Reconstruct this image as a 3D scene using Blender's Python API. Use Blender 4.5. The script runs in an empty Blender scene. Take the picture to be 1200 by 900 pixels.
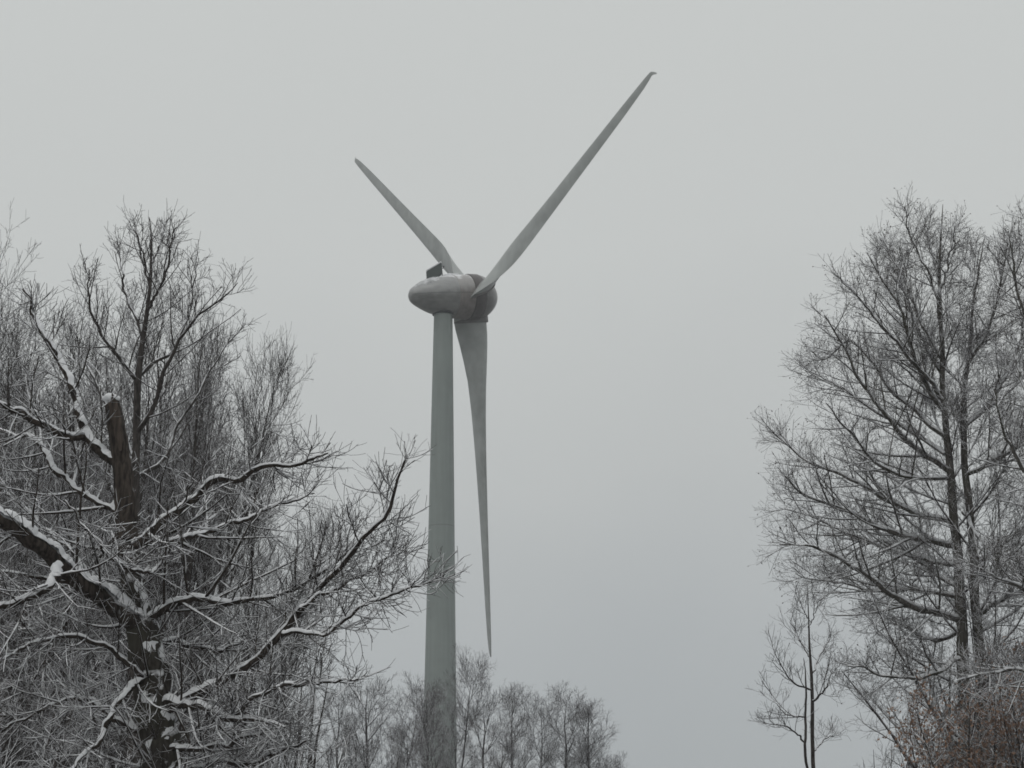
import bpy, math
import numpy as np
from math import radians, sin, cos, pi

# ---------------------------------------------------------------- camera, sky, sun, exposure
sc = bpy.context.scene
C = sc.collection
F, PITCH, CAMZ = 2625.4, 0.2557, 1.7            # focal length in pixels of a 1200 wide frame
cam_d = bpy.data.cameras.new("camera")
cam_d.sensor_width = 36.0
cam_d.lens = 36.0 * F / 1200.0
cam_d.clip_end = 20000.0
cam = bpy.data.objects.new("camera", cam_d)
C.objects.link(cam)
cam.location = (0, 0, CAMZ)
cam.rotation_euler = (pi / 2 + PITCH, 0, 0)
sc.camera = cam

SUN_EL, SUN_AZ = radians(48), radians(-150)      # veiled sun, high over the left shoulder
world = bpy.data.worlds.new("World")
sc.world = world
world.use_nodes = True
wn, wl = world.node_tree.nodes, world.node_tree.links
bg = wn["Background"]
bg.inputs["Strength"].default_value = 0.1
sky = wn.new("ShaderNodeTexSky")
sky.sky_type = 'NISHITA'
sky.sun_disc = False
sky.sun_elevation = SUN_EL
sky.sun_rotation = SUN_AZ
wtc = wn.new("ShaderNodeTexCoord")
wsep = wn.new("ShaderNodeSeparateXYZ")
wl.new(wtc.outputs["Generated"], wsep.inputs[0])
wcn = wn.new("ShaderNodeTexNoise")
wcn.inputs["Scale"].default_value = 4.0
wcn.inputs["Detail"].default_value = 3.0
wl.new(wtc.outputs["Generated"], wcn.inputs["Vector"])
wma = wn.new("ShaderNodeMath"); wma.operation = 'MULTIPLY_ADD'
wl.new(wcn.outputs["Fac"], wma.inputs[0])
wma.inputs[1].default_value = 0.15
wl.new(wsep.outputs["Z"], wma.inputs[2])
wr = wn.new("ShaderNodeValToRGB")                # the layer of low cloud, brighter overhead
wl.new(wma.outputs[0], wr.inputs[0])
el = wr.color_ramp.elements
el[0].position = 0.05; el[0].color = (0.36, 0.382, 0.395, 1)
el[1].position = 1.0; el[1].color = (0.80, 0.81, 0.81, 1)
for pos, c in ((0.13, (0.375, 0.398, 0.408)), (0.20, (0.425, 0.446, 0.452)), (0.28, (0.505, 0.522, 0.516)), (0.40, (0.575, 0.592, 0.580)), (0.52, (0.595, 0.613, 0.600))):
    e = el.new(pos); e.color = (*c, 1)
wsc = wn.new("ShaderNodeVectorMath"); wsc.operation = 'SCALE'
wl.new(wr.outputs[0], wsc.inputs[0]); wsc.inputs["Scale"].default_value = 10.0
wmx = wn.new("ShaderNodeMix"); wmx.data_type = 'RGBA'
wmx.inputs["Factor"].default_value = 0.97
wl.new(sky.outputs[0], wmx.inputs["A"])
wl.new(wsc.outputs[0], wmx.inputs["B"])
wl.new(wmx.outputs["Result"], bg.inputs["Color"])

sun_d = bpy.data.lights.new("sun", 'SUN')
sun_d.energy = 0.5
sun_d.angle = radians(60)
sun_d.color = (1.0, 0.97, 0.93)
sun = bpy.data.objects.new("sun", sun_d)
C.objects.link(sun)
sun.rotation_euler = (pi / 2 - SUN_EL, 0, pi - SUN_AZ)
sc.view_settings.view_transform = 'Standard'
sc.view_settings.look = 'None'
sc.view_settings.exposure = 0.0
sc.view_settings.gamma = 1.0
sc.view_settings.use_curve_mapping = False
sc.cycles.max_bounces = 5
sc.cycles.diffuse_bounces = 3
sc.cycles.volume_bounces = 1
sc.cycles.use_denoising = True
sc.cycles.filter_width = 1.7

# ---------------------------------------------------------------- helpers
UP = np.array((0., 0., 1.))


def at(px, py, Y):
    """The point at ground distance Y whose direction is that of a photo pixel (surveying by eye)."""
    u, v = px - 600.0, py - 450.0
    d = np.array((u, F * cos(PITCH) + v * sin(PITCH), F * sin(PITCH) - v * cos(PITCH)))
    return d * (Y / d[1]) + np.array((0, 0, CAMZ))


def nrm(v):
    return v / np.maximum(np.linalg.norm(v, axis=-1, keepdims=True), 1e-9)


def mesh_obj(name, V, Fc, mat, parent=None, smooth=True, loc=None, tris=False):
    me = bpy.data.meshes.new(name)
    if isinstance(Fc, np.ndarray):
        m = Fc.shape[1]
        me.vertices.add(len(V)); me.vertices.foreach_set("co", np.asarray(V, np.float32).ravel())
        me.loops.add(Fc.size); me.loops.foreach_set("vertex_index", Fc.astype(np.int32).ravel())
        me.polygons.add(len(Fc))
        me.polygons.foreach_set("loop_start", np.arange(0, Fc.size, m, dtype=np.int32))
        me.update(calc_edges=True)
    else:
        me.from_pydata([tuple(v) for v in V], [], [tuple(f) for f in Fc])
    if smooth:
        me.polygons.foreach_set("use_smooth", np.ones(len(me.polygons), bool))
    me.materials.append(mat)
    me.validate()
    o = bpy.data.objects.new(name, me)
    C.objects.link(o)
    if parent:
        o.parent = parent
    if loc is not None:
        o.location = loc
    return o


def tag(o, label=None, cat=None, group=None, kind=None):
    for k, v in (("label", label), ("category", cat), ("group", group), ("kind", kind)):
        if v:
            o[k] = v
    return o


def empty(name, loc, label, cat, group=None):
    o = bpy.data.objects.new(name, None)
    o.empty_display_size = 0.5
    C.objects.link(o)
    o.location = tuple(loc)
    return tag(o, label, cat, group)


class MB:
    """Collects vertex and quad arrays for one mesh."""
    def __init__(s):
        s.v, s.f, s.n = [], [], 0

    def add(s, V, Q):
        s.v.append(V); s.f.append(Q + s.n); s.n += len(V)

    def build(s, name, mat, parent=None, origin=None, smooth=True):
        V = np.concatenate(s.v)
        if origin is not None:
            V = V - np.asarray(origin)
        return mesh_obj(name, V, np.concatenate(s.f), mat, parent, smooth)


def frames(P):
    T = np.empty_like(P)
    T[:, 1:-1] = P[:, 2:] - P[:, :-2]
    T[:, 0] = P[:, 1] - P[:, 0]
    T[:, -1] = P[:, -1] - P[:, -2]
    return nrm(T)


def tubes(mb, P, R, S=3, rough=0.0, rng=None, cap=False):
    """Tapered tubes along many polylines at once: P (N,K,3), R (N,K)."""
    N, K = R.shape
    if N == 0:
        return
    T = frames(P)
    ref = np.where(np.abs(T[:, :1, 2:3]) > 0.85, np.array((1., 0.13, 0.)), np.array((0.05, 0.07, 1.)))
    A = nrm(np.cross(T, np.broadcast_to(ref, T.shape)))
    B = np.cross(T, A)
    ph = np.linspace(0, 2 * pi, S, endpoint=False)
    rr = np.repeat(R[:, :, None], S, 2)
    if rough:
        rr = rr * (1 + rough * rng.standard_normal(rr.shape))
    V = P[:, :, None] + rr[..., None] * (np.cos(ph)[:, None] * A[:, :, None] + np.sin(ph)[:, None] * B[:, :, None])
    n, k, s = np.meshgrid(np.arange(N), np.arange(K - 1), np.arange(S), indexing='ij')
    b = (n * K + k) * S
    s2 = (s + 1) % S
    Q = np.stack((b + s, b + s2, b + S + s2, b + S + s), -1).reshape(-1, 4)
    mb.add(V.reshape(-1, 3), Q)


def resample(P, K, R=None):
    """Catmull-Rom through the given points, K points evenly along it."""
    P = np.asarray(P, float)
    n = len(P)
    if n == 2:
        t = np.linspace(0, 1, K)[:, None]
        Q = P[0] * (1 - t) + P[1] * t
        return (Q, np.interp(np.linspace(0, 1, K), [0, 1], R)) if R is not None else Q
    E_ = np.vstack((2 * P[0] - P[1], P, 2 * P[-1] - P[-2]))
    tt = np.linspace(0, n - 1, 20 * n)
    i = np.minimum(tt.astype(int), n - 2)
    w = (tt - i)[:, None]
    p0, p1, p2, p3 = E_[i], E_[i + 1], E_[i + 2], E_[i + 3]
    q = 0.5 * (2 * p1 + (p2 - p0) * w + (2 * p0 - 5 * p1 + 4 * p2 - p3) * w ** 2 + (3 * p1 - p0 - 3 * p2 + p3) * w ** 3)
    s = np.concatenate(([0], np.cumsum(np.linalg.norm(np.diff(q, axis=0), axis=1))))
    g = np.linspace(0, s[-1], K)
    Q = np.stack([np.interp(g, s, q[:, a]) for a in range(3)], 1)
    if R is None:
        return Q
    rs = np.interp(tt, np.arange(n), R)
    return Q, np.interp(g, s, rs)


def upsample(P, R, K):
    N, K0 = R.shape
    x0, x1 = np.linspace(0, 1, K0), np.linspace(0, 1, K)
    f = x1 * (K0 - 1); i = np.minimum(f.astype(int), K0 - 2); w = f - i
    return P[:, i] * (1 - w)[None, :, None] + P[:, i + 1] * w[None, :, None], R[:, i] * (1 - w) + R[:, i + 1] * w


def wob(P, amp, rng):
    """Crookedness along one polyline (K,3)."""
    K = len(P)
    n = rng.standard_normal((K, 3))
    n = (n + np.roll(n, 1, 0) + np.roll(n, -1, 0)) / 2
    w = np.minimum(1, np.arange(K) / 2.0)[:, None]
    return P + amp * n * w


def spawn(P, R, n, rng, t0=0.2, t1=0.98, ang=50, angj=12, L=1.0, Lj=0.3, taper=0.6, K=5, up=0.1, jit=0.12,
          rs=0.6, rl=0.012, rtip=0.003, lift=0.0, flat=0.0):
    """Children of many branches at once. L is metres at the parent's base, shrinking by taper towards its tip."""
    N, K0 = R.shape
    if np.ndim(n) == 0:
        n = np.full(N, n)
    n = n.astype(int)
    idx = np.repeat(np.arange(N), n)
    M = len(idx)
    start = np.repeat(np.cumsum(n) - n, n)
    j = np.arange(M) - start
    t = t0 + (t1 - t0) * np.clip((j + rng.uniform(0.05, 0.95, M)) / np.maximum(n[idx], 1), 0, 1)
    f = t * (K0 - 1)
    i = np.minimum(f.astype(int), K0 - 2)
    w = (f - i)[:, None]
    base = P[idx, i] * (1 - w) + P[idx, i + 1] * w
    Rb = R[idx, i] * (1 - w[:, 0]) + R[idx, i + 1] * w[:, 0]
    T = nrm(P[idx, i + 1] - P[idx, i])
    ref = np.where(np.abs(T[:, 2:3]) > 0.9, np.array((1., 0., 0.)), UP)
    A = nrm(np.cross(T, ref)); B = np.cross(A, T)
    ph = j * 2.39996 + np.repeat(rng.uniform(0, 2 * pi, N), n) + rng.normal(0, 0.5, M)
    pp = np.cos(ph)[:, None] * A + np.sin(ph)[:, None] * B
    if flat:
        pp[:, 2] *= 1 - flat
    pp[:, 2] += lift
    pp = nrm(pp - (pp * T).sum(1, keepdims=True) * T)
    a = np.radians(ang + angj * rng.standard_normal(M))[:, None]
    d = np.cos(a) * T + np.sin(a) * pp
    Ln = L * (1 - taper * t) * np.clip(1 + Lj * rng.standard_normal(M), 0.25, 1.9)
    if np.ndim(L) == 0 and False:
        pass
    st = (Ln / (K - 1))[:, None]
    out = np.empty((M, K, 3))
    out[:, 0] = base
    for k in range(1, K):
        d = nrm(d + up * UP + jit * rng.standard_normal((M, 3)))
        out[:, k] = out[:, k - 1] + st * d
    r0 = np.clip(np.minimum(rs * Rb, Ln * rl), rtip, None)
    s = np.linspace(0, 1, K)
    Rc = rtip + (r0 - rtip)[:, None] * (1 - s) ** 0.85
    return out, Rc


def snow_on(mb, P, R, rng, h0=0.03, amount=0.55, K=24, keep=0.93):
    """Ridges of snow along the upper side of branches; they sink into the bark where the snow has fallen off."""
    P, R = upsample(P, R, K)
    N = len(P)
    T = frames(P)
    side = nrm(np.cross(T, UP))
    upn = np.cross(side, T)
    slope = np.clip((keep - np.abs(T[:, :, 2])) / 0.25, 0, 1)
    s = np.concatenate((np.zeros((N, 1)), np.cumsum(np.linalg.norm(np.diff(P, axis=1), axis=2), 1)), 1)
    ns = sum(a * np.sin(s * fr * rng.uniform(0.7, 1.3, (N, 1)) + rng.uniform(0, 6.3, (N, 1))) for a, fr in ((0.5, 4), (0.4, 11), (0.3, 27)))
    ns = ns + 0.25 * rng.standard_normal(ns.shape)
    h = np.minimum(h0, 0.010 + 0.55 * R) * slope * np.clip(amount + 0.5 * ns, -0.2, 1.3) - 0.0015
    h[:, 0] = h[:, -1] = -0.01
    ph = np.radians(np.linspace(-72, 72, 7))
    lean = rng.normal(0, 0.12, (N, 1, 1))
    rad = R[:, :, None] * 0.98 + np.where(h[:, :, None] > 0, h[:, :, None] * np.cos(ph) ** 0.6, -0.12 * R[:, :, None])
    rad = np.maximum(rad + 0.05 * h[:, :, None] * rng.standard_normal(rad.shape), 0.0005)
    V = P[:, :, None] + rad[..., None] * (np.sin(ph + lean)[..., None] * side[:, :, None] + np.cos(ph + lean)[..., None] * upn[:, :, None])
    S = 7
    n, k, q = np.meshgrid(np.arange(N), np.arange(K - 1), np.arange(S - 1), indexing='ij')
    b = (n * K + k) * S
    Q = np.stack((b + q, b + q + 1, b + S + q + 1, b + S + q), -1).reshape(-1, 4)
    mb.add(V.reshape(-1, 3), Q)


def leaf_quads(mb, pos, dirs, size, rng):
    """Small curled leaves or bud clusters: two triangles folded along the midrib, as one quad."""
    M = len(pos)
    a = nrm(dirs + 0.6 * rng.standard_normal((M, 3)) + np.array((0, 0, -0.5)))
    b = nrm(np.cross(a, rng.standard_normal((M, 3))))
    c = np.cross(a, b)
    sz = (size * rng.uniform(0.5, 1.4, M))[:, None]
    V = np.stack((pos, pos + sz * (0.5 * a + 0.32 * b + 0.15 * c), pos + sz * a, pos + sz * (0.5 * a - 0.32 * b + 0.15 * c)), 1)
    mb.add(V.reshape(-1, 3), np.arange(4 * M).reshape(-1, 4))


# ---------------------------------------------------------------- materials
def new_mat(name):
    m = bpy.data.materials.new(name)
    m.use_nodes = True
    nt = m.node_tree
    return m, nt.nodes, nt.links, nt.nodes["Principled BSDF"]


def bark_mat(name, dark, light, snow=0.5, snow_lo=0.25, scale=9.0, nscale=2.5, moss=None):
    """Bark with fissures; snow lies where the surface faces up."""
    m, N, L, b = new_mat(name)
    tc = N.new("ShaderNodeTexCoord")
    mp = N.new("ShaderNodeMapping"); mp.inputs["Scale"].default_value = (1, 1, 0.22)
    L.new(tc.outputs["Object"], mp.inputs[0])
    n1 = N.new("ShaderNodeTexNoise"); n1.inputs["Scale"].default_value = scale * 3; n1.inputs["Detail"].default_value = 6
    L.new(mp.outputs[0], n1.inputs["Vector"])
    cr = N.new("ShaderNodeValToRGB")
    cr.color_ramp.elements[0].position = 0.35; cr.color_ramp.elements[0].color = (*dark, 1)
    cr.color_ramp.elements[1].position = 0.68; cr.color_ramp.elements[1].color = (*light, 1)
    L.new(n1.outputs["Fac"], cr.inputs[0])
    col = cr.outputs[0]
    if moss:
        n3 = N.new("ShaderNodeTexNoise"); n3.inputs["Scale"].default_value = 1.1; n3.inputs["Detail"].default_value = 3
        L.new(tc.outputs["Object"], n3.inputs["Vector"])
        r3 = N.new("ShaderNodeValToRGB")
        r3.color_ramp.elements[0].position = 0.48; r3.color_ramp.elements[1].position = 0.66
        L.new(n3.outputs["Fac"], r3.inputs[0])
        mm = N.new("ShaderNodeMix"); mm.data_type = 'RGBA'
        L.new(r3.outputs[0], mm.inputs["Factor"]); L.new(col, mm.inputs["A"])
        mm.inputs["B"].default_value = (*moss, 1)
        col = mm.outputs["Result"]
    geo = N.new("ShaderNodeNewGeometry")
    sp = N.new("ShaderNodeSeparateXYZ"); L.new(geo.outputs["Normal"], sp.inputs[0])
    n2 = N.new("ShaderNodeTexNoise"); n2.inputs["Scale"].default_value = nscale; n2.inputs["Detail"].default_value = 5
    L.new(tc.outputs["Object"], n2.inputs["Vector"])
    ad = N.new("ShaderNodeMath"); ad.operation = 'MULTIPLY_ADD'
    L.new(n2.outputs["Fac"], ad.inputs[0]); ad.inputs[1].default_value = 1.4; ad.inputs[2].default_value = snow - 1.2
    a2 = N.new("ShaderNodeMath"); a2.operation = 'ADD'
    L.new(ad.outputs[0], a2.inputs[0]); L.new(sp.outputs["Z"], a2.inputs[1])
    mr = N.new("ShaderNodeMapRange"); mr.inputs["From Min"].default_value = snow_lo; mr.inputs["From Max"].default_value = snow_lo + 0.18
    L.new(a2.outputs[0], mr.inputs["Value"])
    mx = N.new("ShaderNodeMix"); mx.data_type = 'RGBA'
    L.new(mr.outputs[0], mx.inputs["Factor"]); L.new(col, mx.inputs["A"])
    mx.inputs["B"].default_value = (0.72, 0.73, 0.75, 1)
    L.new(mx.outputs["Result"], b.inputs["Base Color"])
    b.inputs["Roughness"].default_value = 0.9
    b.inputs["Specular IOR Level"].default_value = 0.2
    bp = N.new("ShaderNodeBump"); bp.inputs["Strength"].default_value = 0.6; bp.inputs["Distance"].default_value = 0.02
    L.new(n1.outputs["Fac"], bp.inputs["Height"]); L.new(bp.outputs[0], b.inputs["Normal"])
    return m


def plain_mat(name, c1, c2, scale=3.0, rough=0.6, bump=0.0, detail=5, stretch=None, spec=0.3):
    m, N, L, b = new_mat(name)
    tc = N.new("ShaderNodeTexCoord")
    src = tc.outputs["Object"]
    if stretch:
        mp = N.new("ShaderNodeMapping"); mp.inputs["Scale"].default_value = stretch
        L.new(src, mp.inputs[0]); src = mp.outputs[0]
    n = N.new("ShaderNodeTexNoise"); n.inputs["Scale"].default_value = scale; n.inputs["Detail"].default_value = detail
    L.new(src, n.inputs["Vector"])
    cr = N.new("ShaderNodeValToRGB")
    cr.color_ramp.elements[0].position = 0.3; cr.color_ramp.elements[0].color = (*c1, 1)
    cr.color_ramp.elements[1].position = 0.7; cr.color_ramp.elements[1].color = (*c2, 1)
    L.new(n.outputs["Fac"], cr.inputs[0]); L.new(cr.outputs[0], b.inputs["Base Color"])
    b.inputs["Roughness"].default_value = rough
    b.inputs["Specular IOR Level"].default_value = spec
    if bump:
        bp = N.new("ShaderNodeBump"); bp.inputs["Strength"].default_value = bump; bp.inputs["Distance"].default_value = 0.02
        L.new(n.outputs["Fac"], bp.inputs["Height"]); L.new(bp.outputs[0], b.inputs["Normal"])
    return m


M_snow = plain_mat("snow", (0.66, 0.67, 0.69), (0.80, 0.81, 0.82), 14, 0.7, 0.5)
M_thin_snow = plain_mat("thin wet snow", (0.30, 0.305, 0.31), (0.62, 0.63, 0.64), 2.2, 0.6, 0.3)
M_old_bark = bark_mat("old oak bark", (0.018, 0.015, 0.013), (0.075, 0.062, 0.052), snow=0.42, nscale=3.0)
M_trunk_bark = bark_mat("old oak trunk bark", (0.018, 0.015, 0.013), (0.072, 0.064, 0.057), snow=0.52, nscale=7.0, moss=(0.06, 0.058, 0.045))
M_old_twig = bark_mat("old oak twigs", (0.022, 0.018, 0.016), (0.06, 0.05, 0.045), snow=0.72, nscale=2.0)
M_grey_bark = bark_mat("grey bark", (0.045, 0.042, 0.038), (0.16, 0.15, 0.135), snow=0.55, moss=(0.06, 0.058, 0.042))
M_grey_twig = bark_mat("grey twigs", (0.034, 0.029, 0.027), (0.09, 0.077, 0.07), snow=0.74)
M_wood_bark = bark_mat("woods bark", (0.028, 0.025, 0.023), (0.085, 0.076, 0.07), snow=0.45)
M_wood_twig = bark_mat("woods twigs", (0.025, 0.022, 0.021), (0.065, 0.056, 0.053), snow=0.52)
M_far_bark = bark_mat("far trees bark", (0.026, 0.024, 0.024), (0.075, 0.068, 0.066), snow=0.45)
M_bare_wood = plain_mat("bare wood", (0.025, 0.020, 0.017), (0.105, 0.082, 0.066), 6, 0.85, 0.4, stretch=(4, 4, 0.6))
M_rust_leaf = plain_mat("withered leaves", (0.17, 0.105, 0.072), (0.36, 0.235, 0.165), 7, 0.8)
M_bud = plain_mat("buds", (0.035, 0.028, 0.024), (0.09, 0.07, 0.055), 9, 0.85)
M_ground = plain_mat("snowy leaf litter", (0.045, 0.038, 0.03), (0.34, 0.345, 0.355), 0.9, 0.9, 0.6, detail=8)


def paint_mat(name, c, rough=0.45, snow=0.0, streak=0.12, seam=None, stretch=(1.6, 1.6, 0.06), spec=0.35, sky_lift=0.0):
    """Weathered paint: rain streaks, faint dirt, optionally snow lying on top and a weld seam pattern."""
    m, N, L, b = new_mat(name)
    tc = N.new("ShaderNodeTexCoord")
    mp = N.new("ShaderNodeMapping"); mp.inputs["Scale"].default_value = stretch
    L.new(tc.outputs["Object"], mp.inputs[0])
    n = N.new("ShaderNodeTexNoise"); n.inputs["Scale"].default_value = 2.2; n.inputs["Detail"].default_value = 6
    L.new(mp.outputs[0], n.inputs["Vector"])
    n0 = N.new("ShaderNodeTexNoise"); n0.inputs["Scale"].default_value = 0.5; n0.inputs["Detail"].default_value = 4
    L.new(tc.outputs["Object"], n0.inputs["Vector"])
    av = N.new("ShaderNodeMath"); av.operation = 'ADD'
    L.new(n.outputs["Fac"], av.inputs[0]); L.new(n0.outputs["Fac"], av.inputs[1])
    mr = N.new("ShaderNodeMapRange")
    mr.inputs["From Min"].default_value = 0.7; mr.inputs["From Max"].default_value = 1.3
    mr.inputs["To Min"].default_value = 1 - streak; mr.inputs["To Max"].default_value = 1 + streak
    L.new(av.outputs[0], mr.inputs["Value"])
    vs = N.new("ShaderNodeVectorMath"); vs.operation = 'SCALE'
    vs.inputs[0].default_value = c
    L.new(mr.outputs[0], vs.inputs["Scale"])
    col = vs.outputs[0]
    if seam:
        sp0 = N.new("ShaderNodeSeparateXYZ"); L.new(tc.outputs["Object"], sp0.inputs[0])
        md = N.new("ShaderNodeMath"); md.operation = 'PINGPONG'; md.inputs[1].default_value = seam / 2
        L.new(sp0.outputs["Z"], md.inputs[0])
        lt = N.new("ShaderNodeMath"); lt.operation = 'LESS_THAN'; lt.inputs[1].default_value = 0.05
        L.new(md.outputs[0], lt.inputs[0])
        mxs = N.new("ShaderNodeMix"); mxs.data_type = 'RGBA'
        mf = N.new("ShaderNodeMath"); mf.operation = 'MULTIPLY'; mf.inputs[1].default_value = 0.35
        L.new(lt.outputs[0], mf.inputs[0])
        L.new(mf.outputs[0], mxs.inputs["Factor"]); L.new(col, mxs.inputs["A"])
        mxs.inputs["B"].default_value = (0.1, 0.1, 0.1, 1)
        col = mxs.outputs["Result"]
    if snow:
        geo = N.new("ShaderNodeNewGeometry")
        sp = N.new("ShaderNodeSeparateXYZ"); L.new(geo.outputs["Normal"], sp.inputs[0])
        n2 = N.new("ShaderNodeTexNoise"); n2.inputs["Scale"].default_value = 1.1; n2.inputs["Detail"].default_value = 6
        L.new(tc.outputs["Object"], n2.inputs["Vector"])
        ad = N.new("ShaderNodeMath"); ad.operation = 'MULTIPLY_ADD'
        L.new(n2.outputs["Fac"], ad.inputs[0]); ad.inputs[1].default_value = 0.9
        L.new(sp.outputs["Z"], ad.inputs[2])
        m2 = N.new("ShaderNodeMapRange")
        m2.inputs["From Min"].default_value = 1.45 - snow; m2.inputs["From Max"].default_value = 1.65 - snow
        L.new(ad.outputs[0], m2.inputs["Value"])
        mfr = N.new("ShaderNodeMapRange")  # brighter sky overhead, put into the colour: upward faces are mixed paler
        mfr.inputs["From Min"].default_value = 0.30; mfr.inputs["From Max"].default_value = 0.75
        mfr.inputs["To Max"].default_value = sky_lift
        L.new(ad.outputs[0], mfr.inputs["Value"])
        mxx = N.new("ShaderNodeMath"); mxx.operation = 'MAXIMUM'
        L.new(m2.outputs[0], mxx.inputs[0]); L.new(mfr.outputs[0], mxx.inputs[1])
        mx = N.new("ShaderNodeMix"); mx.data_type = 'RGBA'
        L.new(mxx.outputs[0], mx.inputs["Factor"]); L.new(col, mx.inputs["A"])
        mx.inputs["B"].default_value = (0.68, 0.69, 0.70, 1)
        col = mx.outputs["Result"]
    L.new(col, b.inputs["Base Color"])
    b.inputs["Roughness"].default_value = rough
    b.inputs["Specular IOR Level"].default_value = spec
    return m


M_tower = paint_mat("tower paint", (0.22, 0.25, 0.237), 0.5, streak=0.10, seam=21.0)
M_blade = paint_mat("blade gelcoat", (0.345, 0.365, 0.354), 0.4, streak=0.16, stretch=(0.5, 0.5, 0.5))
M_nacelle = paint_mat("nacelle shell", (0.175, 0.178, 0.172), 0.28, snow=0.36, sky_lift=0.25, streak=0.35, stretch=(0.5, 0.5, 1.4), spec=0.6)
M_front = paint_mat("front shell", (0.185, 0.170, 0.160), 0.3, snow=0.34, sky_lift=0.25, streak=0.35, stretch=(1.2, 1.2, 0.35), spec=0.5)
M_ring = paint_mat("generator housing", (0.085, 0.078, 0.076), 0.4, streak=0.2, stretch=(1, 1, 1))
M_spinner = paint_mat("spinner shell", (0.17, 0.168, 0.163), 0.3, snow=0.1, sky_lift=0.15, streak=0.2, stretch=(1, 1, 1), spec=0.5)
M_collar = paint_mat("yaw collar", (0.035, 0.042, 0.046), 0.5)
M_dark_panel = paint_mat("dark hatch", (0.035, 0.05, 0.045), 0.5)

# ---------------------------------------------------------------- setting: ground and haze
rng0 = np.random.default_rng(5)
gx = np.concatenate((np.linspace(-6000, -200, 12), np.linspace(-150, 150, 40), np.linspace(200, 6000, 12)))
gy = np.concatenate((np.linspace(-3000, -60, 8), np.linspace(-40, 260, 46), np.linspace(320, 9000, 14)))
GX, GY = np.meshgrid(gx, gy, indexing='ij')
GZ = 0.10 * np.sin(GX * 0.21 + 1) * np.sin(GY * 0.17) + 0.05 * rng0.standard_normal(GX.shape) - 0.1
ni, nj = GX.shape
ii, jj = np.meshgrid(np.arange(ni - 1), np.arange(nj - 1), indexing='ij')
gq = np.stack((ii * nj + jj, (ii + 1) * nj + jj, (ii + 1) * nj + jj + 1, ii * nj + jj + 1), -1).reshape(-1, 4)
tag(mesh_obj("ground", np.stack((GX, GY, GZ), -1).reshape(-1, 3), gq, M_ground), kind="structure")

HAZE = 0.0004
if HAZE:
    hm = bpy.data.materials.new("haze air")
    hm.use_nodes = True
    hn = hm.node_tree.nodes
    hn.remove(hn["Principled BSDF"])
    pv = hn.new("ShaderNodeVolumePrincipled")
    pv.inputs["Color"].default_value = (0.95, 0.97, 1.0, 1)
    pv.inputs["Density"].default_value = HAZE
    hm.node_tree.links.new(pv.outputs[0], hn["Material Output"].inputs["Volume"])
    x, y0, y1, z0, z1 = 140., -40., 300., -1.5, 106.
    hv = [(-x, y0, z0), (x, y0, z0), (x, y1, z0), (-x, y1, z0), (-x, y0, z1), (x, y0, z1), (x, y1, z1), (-x, y1, z1)]
    hf = [(0, 3, 2, 1), (4, 5, 6, 7), (0, 1, 5, 4), (1, 2, 6, 5), (2, 3, 7, 6), (3, 0, 4, 7)]
    tag(mesh_obj("haze", hv, hf, hm, smooth=False), kind="stuff")

# ---------------------------------------------------------------- the wind turbine
PSI, TILT, TH = 0.4985, 0.1139, 1.2319
HUB0 = np.array((-4.4834, 208.412, 63.2068 + CAMZ))
AX = np.array((cos(PSI) * cos(TILT), sin(PSI) * cos(TILT), sin(TILT)))   # from tail to nose
SD = np.array((sin(PSI), -cos(PSI), 0.0))
UV = nrm(np.cross(AX, SD)); UV = UV if UV[2] > 0 else -UV
TB = np.array((HUB0[0] - AX[0] * 2.459, HUB0[1] - AX[1] * 2.459, 0.0))    # tower foot
turb = empty("wind_turbine", TB, "tall grey three bladed wind turbine rising behind the bare trees", "wind turbine")


def lathe(prof, c, a, e1, e2, S=64):
    """Revolve (s, r) pairs about the axis a through c."""
    prof = np.asarray(prof, float)
    ph = np.linspace(0, 2 * pi, S, endpoint=False)
    V = (c + prof[:, 0, None, None] * a + prof[:, 1, None, None] * (np.cos(ph)[:, None] * e1 + np.sin(ph)[:, None] * e2))
    K = len(prof)
    k, s = np.meshgrid(np.arange(K - 1), np.arange(S), indexing='ij')
    Q = np.stack((k * S + s, k * S + (s + 1) % S, (k + 1) * S + (s + 1) % S, (k + 1) * S + s), -1).reshape(-1, 4)
    return V.reshape(-1, 3), Q


def smooth_prof(pts, n):
    p = np.array([(a, b, 0) for a, b in pts], float)
    q = resample(p, n)
    return np.maximum(q[:, :2], [-99, 0.0])


EX, EY = np.array((1., 0, 0)), np.array((0, 1., 0))
TOPZ = HUB0[2] - 2.0
mb = MB()
zz = np.linspace(-0.3, TOPZ, 60)
rad = np.interp(zz, [0, 8, 33, TOPZ], [1.98, 1.78, 1.37, 0.90])
mb.add(*lathe(np.stack((zz, rad), 1), TB, UP, EX, EY, 72))
tower = mb.build("tower", M_tower, turb, TB)
mb = MB()
mb.add(*lathe([(TOPZ - 0.16, 0.92), (TOPZ - 0.16, 1.05), (TOPZ + 0.05, 1.07), (TOPZ + 0.05, 0.8)], TB, UP, EX, EY, 48))
mb.build("yaw_ring", M_collar, turb, TB)
mb = MB()
mb.add(*lathe([(TOPZ + 0.053, 0.95), (TOPZ + 0.053, 1.04), (TOPZ + 0.35, 1.06), (TOPZ + 1.0, 1.14)], TB, UP, EX, EY, 48))
mb.build("nacelle_skirt", M_nacelle, turb, TB)

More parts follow.
